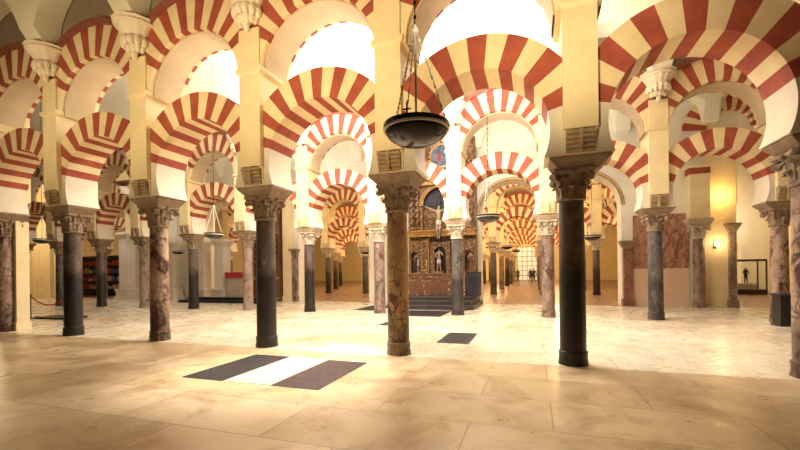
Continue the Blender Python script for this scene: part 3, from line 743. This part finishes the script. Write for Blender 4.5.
for cx in (-1.28, 1.30):
    b = MB(); arch_panel(b, cx, .19, .98, 1.85, -.22, .06, cx-.30, cx+.30, 2.55); b.build('side_niche', 'gilt', o, 30)
for x0, x1 in ((-.97, -.55), (.50, .97)):
    b = MB(); b.box(x0, x1, -.24, .06, .98, 2.62); b.build('side_panel', 'gilt', o, 0)
b = MB()
for x0, x1 in ((-.97, -.55), (.50, .97)):
    for q in ((x0+.03,x0+.07,1.08,2.5),(x1-.07,x1-.03,1.08,2.5),(x0+.07,x1-.07,1.08,1.13),(x0+.07,x1-.07,2.45,2.5)): b.box(q[0],q[1],-.27,-.23,q[2],q[3])
b.build('panel_moulding', 'gilt_plain', o, 0)
b = MB(); b.box(-.33,.29,.02,.055,.98,2.55); b.build('niche_back', 'black', o, 0)
b = MB(); b.box(-1.66,1.62,-.36,.06,.90,.985); b.build('lower_cornice', 'gilt_plain', o, 0); b = MB(); b.box(-1.66,1.62,-.33,.06,2.72,2.80); b.box(-1.62,1.58,-.28,.06,2.80,2.95); b.box(-1.68,1.64,-.38,.06,2.95,3.02); b.build('cornice', 'gilt_plain', o, 0)
def solomonic(b, x, y, z0, z1, r):
    n = 44; b.tube([(x+.35*r*cos(k*.85), y+.35*r*sin(k*.85), z0+(z1-z0)*k/n) for k in range(n+1)], [r*(.8+.2*sin(k*1.7)) for k in range(n+1)], 10)
    b.box(x-r*1.4, x+r*1.4, y-r*1.4, y+r*1.4, z0-.12, z0); b.frust((x-r*.9,x+r*.9,y-r*.9,y+r*.9),(x-r*1.6,x+r*1.6,y-r*1.6,y+r*1.6), z1, z1+.22)
for x in (-1.42, -1.14, 1.10, 1.38):
    b = MB(); solomonic(b, x, -.18, 3.2, 4.9, .10); b.build('twisted_column', 'gilt', o, 40)
b = MB(); b.box(-1.66,1.62,-.36,.06,5.14,5.24); b.box(-1.60,1.56,-.28,.06,5.24,5.36)
for j in range(16):
    pass
b.build('upper_cornice', 'gilt_plain', o, 0)
b = MB(); arch_panel(b, -.02, .86, 2.95, 4.2, -.20, .05, -1.0, .96, 5.14, 18); b.build('recess_surround', 'gilt', o, 30)
b = MB(); b.box(-.88,.84,.0,.048,4.05,5.08); b.build('recess_back', 'navy', o, 0)
b = MB(); b.box(-.88,.84,.0,.049,2.95,4.05); b.build('recess_panel', 'gilt', o, 0)
b = MB(); b.tube([(-.02+.88*cos(pi*j/20), -.21, 4.2+.88*sin(pi*j/20)) for j in range(21)], .06, 8); b.tube([(-.02+1.0*cos(pi*j/20), -.19, 4.2+.99*sin(pi*j/20)) for j in range(21)], .04, 8); b.build('arch_moulding', 'gilt_plain', o, 40)
random.seed(3)
b = MB()
for k in range(150):
    x = random.uniform(-1.6, 1.56); z = random.choice((random.uniform(5.4, 6.6), random.uniform(3.1, 5.1), random.uniform(2.6,2.9)))
    if abs(x+.02) < .9 and 3 < z < 5.2: continue
    if abs(x+.0) < .55 and 5.6 < z < 7.2: continue
    b.ellip((x, .03, z), (random.uniform(.04,.1), .07, random.uniform(.05,.14)), 8)
b.build('carved_ornament', 'gilt', o, 50)['kind'] = 'stuff'
# oval painting
m, t, bs = nt('oval_painting'); v = coords(t, 1.0)
f1 = noise(t, v, 3.5, 4, .6, 1.0); c = ramp(t, f1, [(.3, (.03,.04,.08)), (.5, (.10,.14,.22)), (.62, (.26,.25,.25)), (.75, (.16,.11,.09))])
sp = t.nodes.new('ShaderNodeVectorMath'); sp.operation = 'DISTANCE'; va = t.nodes.new('ShaderNodeMapping'); va.inputs['Scale'].default_value = (1.5, 1, .7); t.links.new(v, va.inputs[0]); t.links.new(va.outputs[0], sp.inputs[0]); sp.inputs[1].default_value = (-.15, 0, -.06)
c = mix(t, ramp_bw(t, sp.outputs['Value'], .08, .26), (.26,.06,.06), c); t.links.new(c, bs.inputs['Base Color']); bs.inputs['Roughness'].default_value = .5; MT['painting'] = m
o = thing('oval_painting', 'oval blue and red painting in a gilded frame above the altar', 'painting', (-4.62, 11.12, 7.05))
n = 36
b = MB(); v = [(.50*cos(2*pi*k/n), y, .50*sin(2*pi*k/n)*1.0) for y in (0, .06) for k in range(n)]
b.add(v, [tuple(range(n)), tuple(range(2*n-1,n-1,-1))]+[(k,n+k,n+(k+1)%n,(k+1)%n) for k in range(n)]); b.build('canvas', 'painting', o, 30)
b = MB(); b.tube([(.54*cos(2*pi*k/n), .0, .54*sin(2*pi*k/n)) for k in range(n)], .05, 8, 0, True)
for k in range(18): a = 2*pi*k/18; b.ellip((.61*cos(a), .02, .61*sin(a)), (.06,.05,.06), 8)
b.build('frame', 'gilt_plain', o, 40)
# niche statue
h = 1.10
P, E = body(h, (((.17,-.03,.68),(.10,-.12,.80)), ((-.16,-.04,.64),(-.06,-.12,.60))), .01, ((.10,0),(-.10,-.01)))
o = thing('niche_statue', 'pale carved standing figure in the central niche of the altarpiece', 'statue', (-4.76, 10.98, 1.5))
figure('body', P, E, 'skin_wood', o, (0,0,.06))
b = MB(); b.box(-.2,.2,-.14,.14,-.005,.06); b.build('plinth', 'gilt_plain', o, 0)
b = MB(); b.lathe([(.105,.59),(.12,.53),(.10,.46),(.06,.42)], 12); b.build('loincloth', 'white_marble', o, 40)
P, E = body(.95, (((.14,-.03,.62),(.08,-.14,.66)), ((-.14,-.03,.62),(-.06,-.14,.60))), 0)
o = thing('niche_statue', 'small brown robed figure in the right niche of the altarpiece', 'statue', (-3.27, 11.06, 1.485))
figure('body', P, E, 'skin_wood', o, (0,0,.04)); b = MB(); b.lathe([(.17,.03),(.15,.3),(.10,.55),(.125,.72),(.05,.80)], 12); b.build('robe', 'wood', o, 40)
b = MB(); b.box(-.16,.16,-.12,.12,-.005,.05); b.build('plinth', 'gilt_plain', o, 0)
o = thing('niche_statue', 'small dark robed figure in the left niche of the altarpiece', 'statue', (-5.85, 11.06, 1.485))
figure('body', P, E, 'skin_wood', o, (0,0,.04)); b = MB(); b.lathe([(.17,.03),(.15,.3),(.10,.55),(.125,.72),(.05,.80)], 12); b.build('robe', 'navy', o, 40)
b = MB(); b.box(-.16,.16,-.12,.12,-.005,.05); b.build('plinth', 'gilt_plain', o, 0)
# crucifix
o = thing('crucifix', 'dark wooden cross with a pale carved figure above the altar niche', 'crucifix', (-4.70, 10.80, 2.92))
b = MB(); b.box(-.06,.06,-.02,.05,.0,2.25); b.box(-.75,.75,-.02,.05,1.62,1.74); b.build('cross', 'black', o, 0)
P = [(0,-.06,.95,.10,.08),(0,-.07,1.10,.085,.07),(0,-.07,1.30,.115,.08),(0,-.07,1.44,.08,.06),(.01,-.09,1.52,.04),(.03,-.12,1.60,.055,.065),(.04,-.13,1.68,.05,.06)]
E = [(0,1),(1,2),(2,3),(3,4),(4,5),(5,6)]
for sg in (1,-1):
    n = len(P); P += [(sg*.13,-.06,1.45,.04),(sg*.36,-.05,1.56,.032),(sg*.60,-.04,1.66,.024),(sg*.67,-.05,1.70,.024,.016)]; E += [(3,n),(n,n+1),(n+1,n+2),(n+2,n+3)]
for sg in (1,-1):
    n = len(P); P += [(sg*.06,-.07,.86,.065),(sg*.06,-.14,.56,.048),(sg*.035,-.06,.28,.032),(sg*.03,-.09,.16,.028,.022)]; E += [(0,n),(n,n+1),(n+1,n+2),(n+2,n+3)]
figure('body', P, E, 'skin_wood', o)
b = MB(); b.lathe([(.115,.80),(.135,.88),(.125,.98),(.10,1.0)], 14, cy=-.07); b.build('loincloth', 'white_marble', o, 40)
# candlesticks
for x in (-5.55, -5.15):
    o = thing('candlestick', {-5.55: 'left slim gilt candlestick on the altar table', -5.15: 'right slim gilt candlestick on the altar table'}[x], 'candlestick', (x, 10.15, 1.49))
    b = MB(); b.lathe([(.06,0),(.05,.02),(.015,.05),(.02,.15),(.012,.2),(.016,.3),(.035,.33),(.03,.35)], 12); b.build('stem', 'gilt_plain', o)
    b = MB(); b.lathe([(.014,.35),(.014,.6),(.004,.62)], 8); b.build('candle', 'white_marble', o)
# ------------------------------------------------------------------ right: wall dressing, lamp, pilasters
def engaged(x, y, mat, cap, label, hgt=None, name='marble_column', cat='column'):
    o = thing(name, label, cat, (x, y, 0))
    put(base_mesh(mat), 'base', o); put(shaft(mat), 'shaft', o); put(cap, 'capital', o); return o
b = MB(); b.box(3.42, 5.42, 11.68, 11.73, 1.57, 3.80); tag(b.build('marble_panel', 'panel_marble', smooth=0), 'red-veined marble panel on the right wall above the plain dado', 'wall panel')
b = MB(); b.box(3.42, 5.42, 11.69, 11.73, 0, 1.57); struct(b.build('trim_5', 'dado', smooth=0))
b = MB(); b.box(5.88, 7.0, 11.69, 11.73, 0, 7.2); struct(b.build('trim_6', 'plaster', smooth=0))
engaged(5.66, 11.44, 'pink_marble', CAPP, 'pale marble column engaged to the right wall beside the wall lamp')
o = thing('wall_pier', 'pale plaster pier above the engaged column on the right wall', 'pier', (5.66, 11.6, 3.2))
b = MB(); b.frust((-.3,.3,-.35,.12),(-.42,.42,-.45,.12),.015,.2); b.box(-.42,.42,-.45,.12,.2,.32); b.build('impost', 'pale_stone', o, 0)
b = MB(); b.box(-.33,.33,-.38,.12,.32,2.3); b.box(-.4,.4,-.42,.12,2.3,2.42); b.build('shaft', 'plaster', o, 0)
b = MB(); b.box(-.34,.34,-.40,.12,2.06,2.3); b.build('red_band', 'red_v', o, 0)
def pilaster(x, y, w_, mat, h, label, d=.2):
    o = thing('pilaster', label, 'pilaster', (x, y, 0)); 
    b = MB(); b.box(-w_/2-.05,w_/2+.05,-d-.05,0,0,.3); b.build('base', mat, o, 0)
    b = MB(); b.box(-w_/2,w_/2,-d,0,.3,h-.35); b.build('shaft', mat, o, 0)
    b = MB(); b.frust((-w_/2,w_/2,-d,0),(-w_/2-.12,w_/2+.12,-d-.12,0),h-.35,h-.08); b.box(-w_/2-.14,w_/2+.14,-d-.14,0,h-.08,h); b.build('capital', 'grey_stone', o, 0)
    return o
pilaster(3.2, 11.9, .32, 'red_marble', 2.75, 'red marble pilaster carrying the plain arch right of the near-black column', .35)
pilaster(6.82, 11.9, .22, 'pink_marble', 3.3, 'narrow dark pilaster at the corner left of the display case', .35)
pilaster(-13.05, 11.72, .28, 'pink_marble', 2.9, 'pinkish pilaster on the far pier left of the second dark column')
o = thing('wall_lamp', 'small lit wall lamp glowing on the yellow wall at right', 'wall lamp', (6.28, 11.69, 2.45))
b = MB(); b.box(-.04,.04,-.08,0,-.10,.10); b.tube([(0,-.08,-.05),(0,-.14,-.03)], .015, 6); b.build('bracket', 'iron', o, 0)
b = MB(); b.ellip((0,-.17,.03), (.06,.06,.09), 12); b.build('shade', 'lamp_glass', o)
light('POINT', (6.4, 11.30, 2.55), 9, (1,.72,.38), .1)
light('POINT', (6.45, 11.25, 4.4), 20, (1,.62,.22), .15)
o = thing('display_case', 'black-framed glass display case glimpsed through the opening at far right', 'display case', (11.1, 21.2, 0))
b = MB(); b.box(-.8,.9,-.5,.5,0,.28); b.build('base', 'black', o, 0)
b = MB()
for x in (-.8,.84):
    for y in (-.5,.44): b.box(x,x+.06,y,y+.06,.28,1.95)
b.box(-.8,.9,-.5,.5,1.90,2.02); b.build('frame', 'black', o, 0)
b = MB(); b.box(-.74,.84,-.47,-.46,.30,1.9); b.build('glass_front', 'glass', o, 0)
b = MB(); b.box(11.1-.6, 11.1+.5, 20.9, 21.5, .285, .62); tag(b.build('exhibit_block', 'pale_stone', smooth=0), 'pale stone block inside the glass display case', 'exhibit')
P, E = body(.95, (((.13,-.03,.62),(.10,-.10,.55)), ((-.13,-.03,.62),(-.10,-.10,.55))))
o = thing('exhibit_figure', 'small dark figurine standing on the block in the display case', 'exhibit', (11.2, 21.2, .62)); figure('body', P, E, 'black', o)
o = thing('information_stand', 'dark box-shaped stand beside the speckled column near the right edge', 'stand', (5.86, 6.1, 0))
b = MB(); b.box(-.24,.22,-.2,.2,0,.80); b.box(-.27,.25,-.23,.23,0,.05); b.build('body', 'black', o, 0)
b = MB(); b.frust((-.27,.25,-.23,.23),(-.27,.25,-.2,.23),.80,.86); b.build('top', 'navy', o, 0)
b = MB(); arched = None
arched_wall('wall_side_chapel', 8.0, XR, 24.2, 24.8, 9, [(11.2, 1.0, 2.6)], 'white_plaster')
light('POINT', (10.6, 22.6, 4.5), 110, (1,.86,.62), .3)
# ------------------------------------------------------------------ left: portal, steps, pilasters, shelf
def fluted(x, y, w_, h, label):
    o = thing('white_pilaster', label, 'pilaster', (x, y, 0))
    b = MB(); b.box(-w_*.85,w_*.85,-w_*.85,w_*.85,0,.25); b.box(-w_*.72,w_*.72,-w_*.72,w_*.72,.25,.62); b.box(-w_*.8,w_*.8,-w_*.8,w_*.8,.62,.72); b.build('pedestal', 'white_marble', o, 0)
    b = MB(); n = 6; st = w_/n
    pts = []
    for side in range(4):
        a = side*pi/2
        for k in range(n):
            for dx, dd in ((0,0),(.25,0),(.35,.03),(.85,.03),(.95,0)):
                x_ = -w_/2+st*(k+dx); y_ = -w_/2+dd; pts.append((x_*cos(a)-y_*sin(a), x_*sin(a)+y_*cos(a)))
    prism(b, pts, .72, h-.4); b.build('fluted_shaft', 'white_marble', o, 0)
    b = MB(); b.frust((-w_*.5,w_*.5,-w_*.5,w_*.5),(-w_*.7,w_*.7,-w_*.7,w_*.7),h-.4,h-.12); b.box(-w_*.75,w_*.75,-w_*.75,w_*.75,h-.12,h); b.build('capital', 'white_marble', o, 0)
    return o
fluted(-25.0, 11.0, .62, 4.25, 'bright white fluted pilaster on a pedestal, farthest left')
fluted(-21.4, 11.2, .5, 3.6, 'white fluted pilaster on a pedestal right of the cracked column')
fluted(-18.95, 11.1, .55, 3.55, 'white fluted pilaster, left one of the portal pair')
fluted(-17.55, 11.1, .60, 3.55, 'white fluted pilaster, right one of the portal pair')
b = MB(); b.box(-19.6,-14.1,9.9,10.35,0,.14); b.box(-19.4,-14.1,10.35,10.7,0,.27); tag(b.build('platform_steps', 'black', smooth=0), 'low black steps before the white portal on the left', 'steps')
o = thing('side_altar', 'low stone side altar under a red cloth beside the portal', 'altar', (-16.35, 11.0, 0))
b = MB(); b.box(-.65,.6,-.25,.4,.0,1.35); b.build('body', 'pale_stone', o, 0)
b = MB(); b.box(-.70,.65,-.30,.4,1.352,1.66); b.build('cloth', 'red_cloth', o, 0)
o = thing('carved_screen', 'tall dark carved wooden screen left of the far yellow pier', 'screen', (-14.75, 11.4, 0))
b = MB(); b.box(-.85,.85,-.1,.3,.0,5.7); b.build('panel', 'wood', o, 0)
for x in (-.7, 0, .7):
    b = MB(); solomonic(b, x, -.24, 1.5, 3.5, .09); b.build('turned_column', 'wood', o, 40)
for q in ((-.95,.95,-.42,-.1,0,.25), (-.9,.9,-.38,-.1,1.2,1.4), (-.92,.92,-.42,-.1,3.75,3.95), (-.92,.92,-.35,-.1,5.45,5.7)):
    b = MB(); b.box(*q); b.build('cornice', 'gilt', o, 0)
o = thing('square_pier', 'plain square tan pier behind the leftmost column', 'pier', (-14.95, .25, 0))
b = MB(); b.box(-.19,.19,-.19,.19,0,.25); b.build('base', 'plaster', o, 0)
b = MB(); b.box(-.16,.16,-.16,.16,.25,3.2); b.build('shaft', 'plaster', o, 0)
def stanchion(x, y, label):
    o = thing('rope_stanchion', label, 'stanchion', (x, y, 0))
    b = MB(); b.lathe([(.15,0),(.15,.015),(.03,.04),(.02,.06)], 16); b.build('base', 'black', o)
    b = MB(); b.lathe([(.022,.04),(.022,.86),(.034,.87),(.034,.90),(.012,.93)], 12); b.build('post', 'black', o)
stanchion(-16.02, 2.15, 'black rope stanchion beside the dark purple-black column')
stanchion(-18.3, 2.3, 'black rope stanchion half hidden behind the tan pier')
b = MB(); b.tube([(-16.05+(-2.22)*k/14, 2.15+.15*k/14, .84-.30*(1-(2*k/14-1)**2)) for k in range(15)], .022, 8)
tag(b.build('barrier_rope', 'red_cloth'), 'red rope sagging between two black stanchions at far left', 'rope')
b = MB(); b.box(-18.2,-16.5,2.35,3.1,0,.07); tag(b.build('low_plinth', 'black', smooth=0), 'low black plinth on the floor behind the red rope', 'plinth')
for x, w_ in ((-35.9, .5), (-33.6, .45)):
    pilaster(x, 11.72, w_, 'plaster', 6.5, 'tall tan pilaster on the far left wall, %s one' % ('left' if x < -35 else 'right'))
o = thing('shop_shelf', 'dark shelving unit filled with goods seen far away at left', 'shelf', (-32.5, 14.6, 0))
b = MB(); b.box(-2.4,2.4,.0,.35,0,3.1); b.build('back_panel', 'navy', o, 0)
for z in (.5,1.1,1.7,2.3,2.9):
    b = MB(); b.box(-2.4,2.4,-.35,0,z,z+.05); b.build('shelf', 'navy', o, 0)
random.seed(5)
cols = [('red_box', (.45,.06,.05)), ('tan_box', (.5,.36,.2)), ('blue_box', (.08,.12,.3)), ('white_box', (.6,.55,.48))]
for n_, c in cols: MT[n_] = flat(n_, c, .6)
for zi, z in enumerate((.55,1.15,1.75,2.35)):
    for k in range(9):
        x = -2.2+k*.52; nm_, c = random.choice(cols) if zi != 3 else cols[0]
        hh = random.uniform(.2,.42)
        if zi*9+k in (4, 13, 22, 23, 31): continue
        b = MB(); b.box(x, x+.36, -.3, -.08, z, z+hh); b.box(x+.02, x+.34, -.305, -.3, z+.03, z+hh-.03)
        tag(b.build('shop_item', nm_, None, 0, (-32.5, 14.6, .001)), '%s boxed goods on the %s shelf of the far dark unit' % (nm_.split('_')[0], ('lowest','second lowest','middle','top')[zi]), 'goods', '%s goods on the %s shelf' % (nm_.split('_')[0], ('lowest','second lowest','middle','top')[zi]))
# ------------------------------------------------------------------ far end of the aisle: daylit glazed door and visitors
b = MB()
for k in range(5): b.box(-2.9+.7*k-.03, -2.9+.7*k+.03, 54.98, 55.06, 0, 5.0)
for k in range(8): b.box(-2.9, -.1, 54.98, 55.06, .71*k, .71*k+.06)
struct(b.build('door_1', 'wood', smooth=0))
b = MB(); b.box(-2.9,-.1,55.1,55.15,0,5.0); struct(b.build('window_1', 'pane', smooth=0))
A_ = (((.14,0,.62),(.13,-.05,.47)), ((-.14,0,.62),(-.13,-.05,.47)))
MT['dark_clothes'] = flat('dark_clothes', (.02,.018,.025), .8); MT['hair'] = flat('dark_hair', (.02,.012,.01), .7); MT['face'] = flat('visitor_skin', (.45,.25,.17), .6)
for x, y, h, lab in ((-.55, 40.5, 1.75, 'visitor in dark clothes at the right side of the central aisle'), (-.95, 42.5, 1.68, 'visitor in dark clothes standing farther back near the right aisle columns'), (-2.35, 41.5, 1.7, 'visitor in dark clothes standing alone on the left of the aisle')):
    o = thing('person', lab, 'person', (x, y, 0)); P, E = body(h, A_, 0, ((.12,0),(-.12,.02)))
    figure('body', P, E, 'dark_clothes', o); b = MB(); b.ellip((0,-.015*h,.935*h), (.047*h,.055*h,.065*h), 12); b.ellip((0,-.072*h,.93*h), (.008*h,.012*h,.014*h), 6); b.build('face', 'face', o)
    b = MB(); b.ellip((0,.005*h,.955*h), (.052*h,.056*h,.055*h), 12); b.build('hair', 'hair', o)

b = MB(); b.box(-.29,.29,-.33,0,.0,.3); b.box(-.25,.25,-.3,0,.3,7.2)
o = b.build('wall_pier', 'plaster', smooth=0, loc=(-13.45, 11.715, 0)); tag(o, 'tall yellow plaster pier beside the carved wooden screen', 'pier')
b = MB(); ring(b, 7.0, .75, 1.55, R_(5), R_(175), 17, .09, 4)
o = b.build('blind_arch', ['cream_v', 'red_v'], None, 0, (6.75, 11.62, 0)); tag(o, 'small red and cream blind arch high on the right wall above the wall lamp', 'arch')
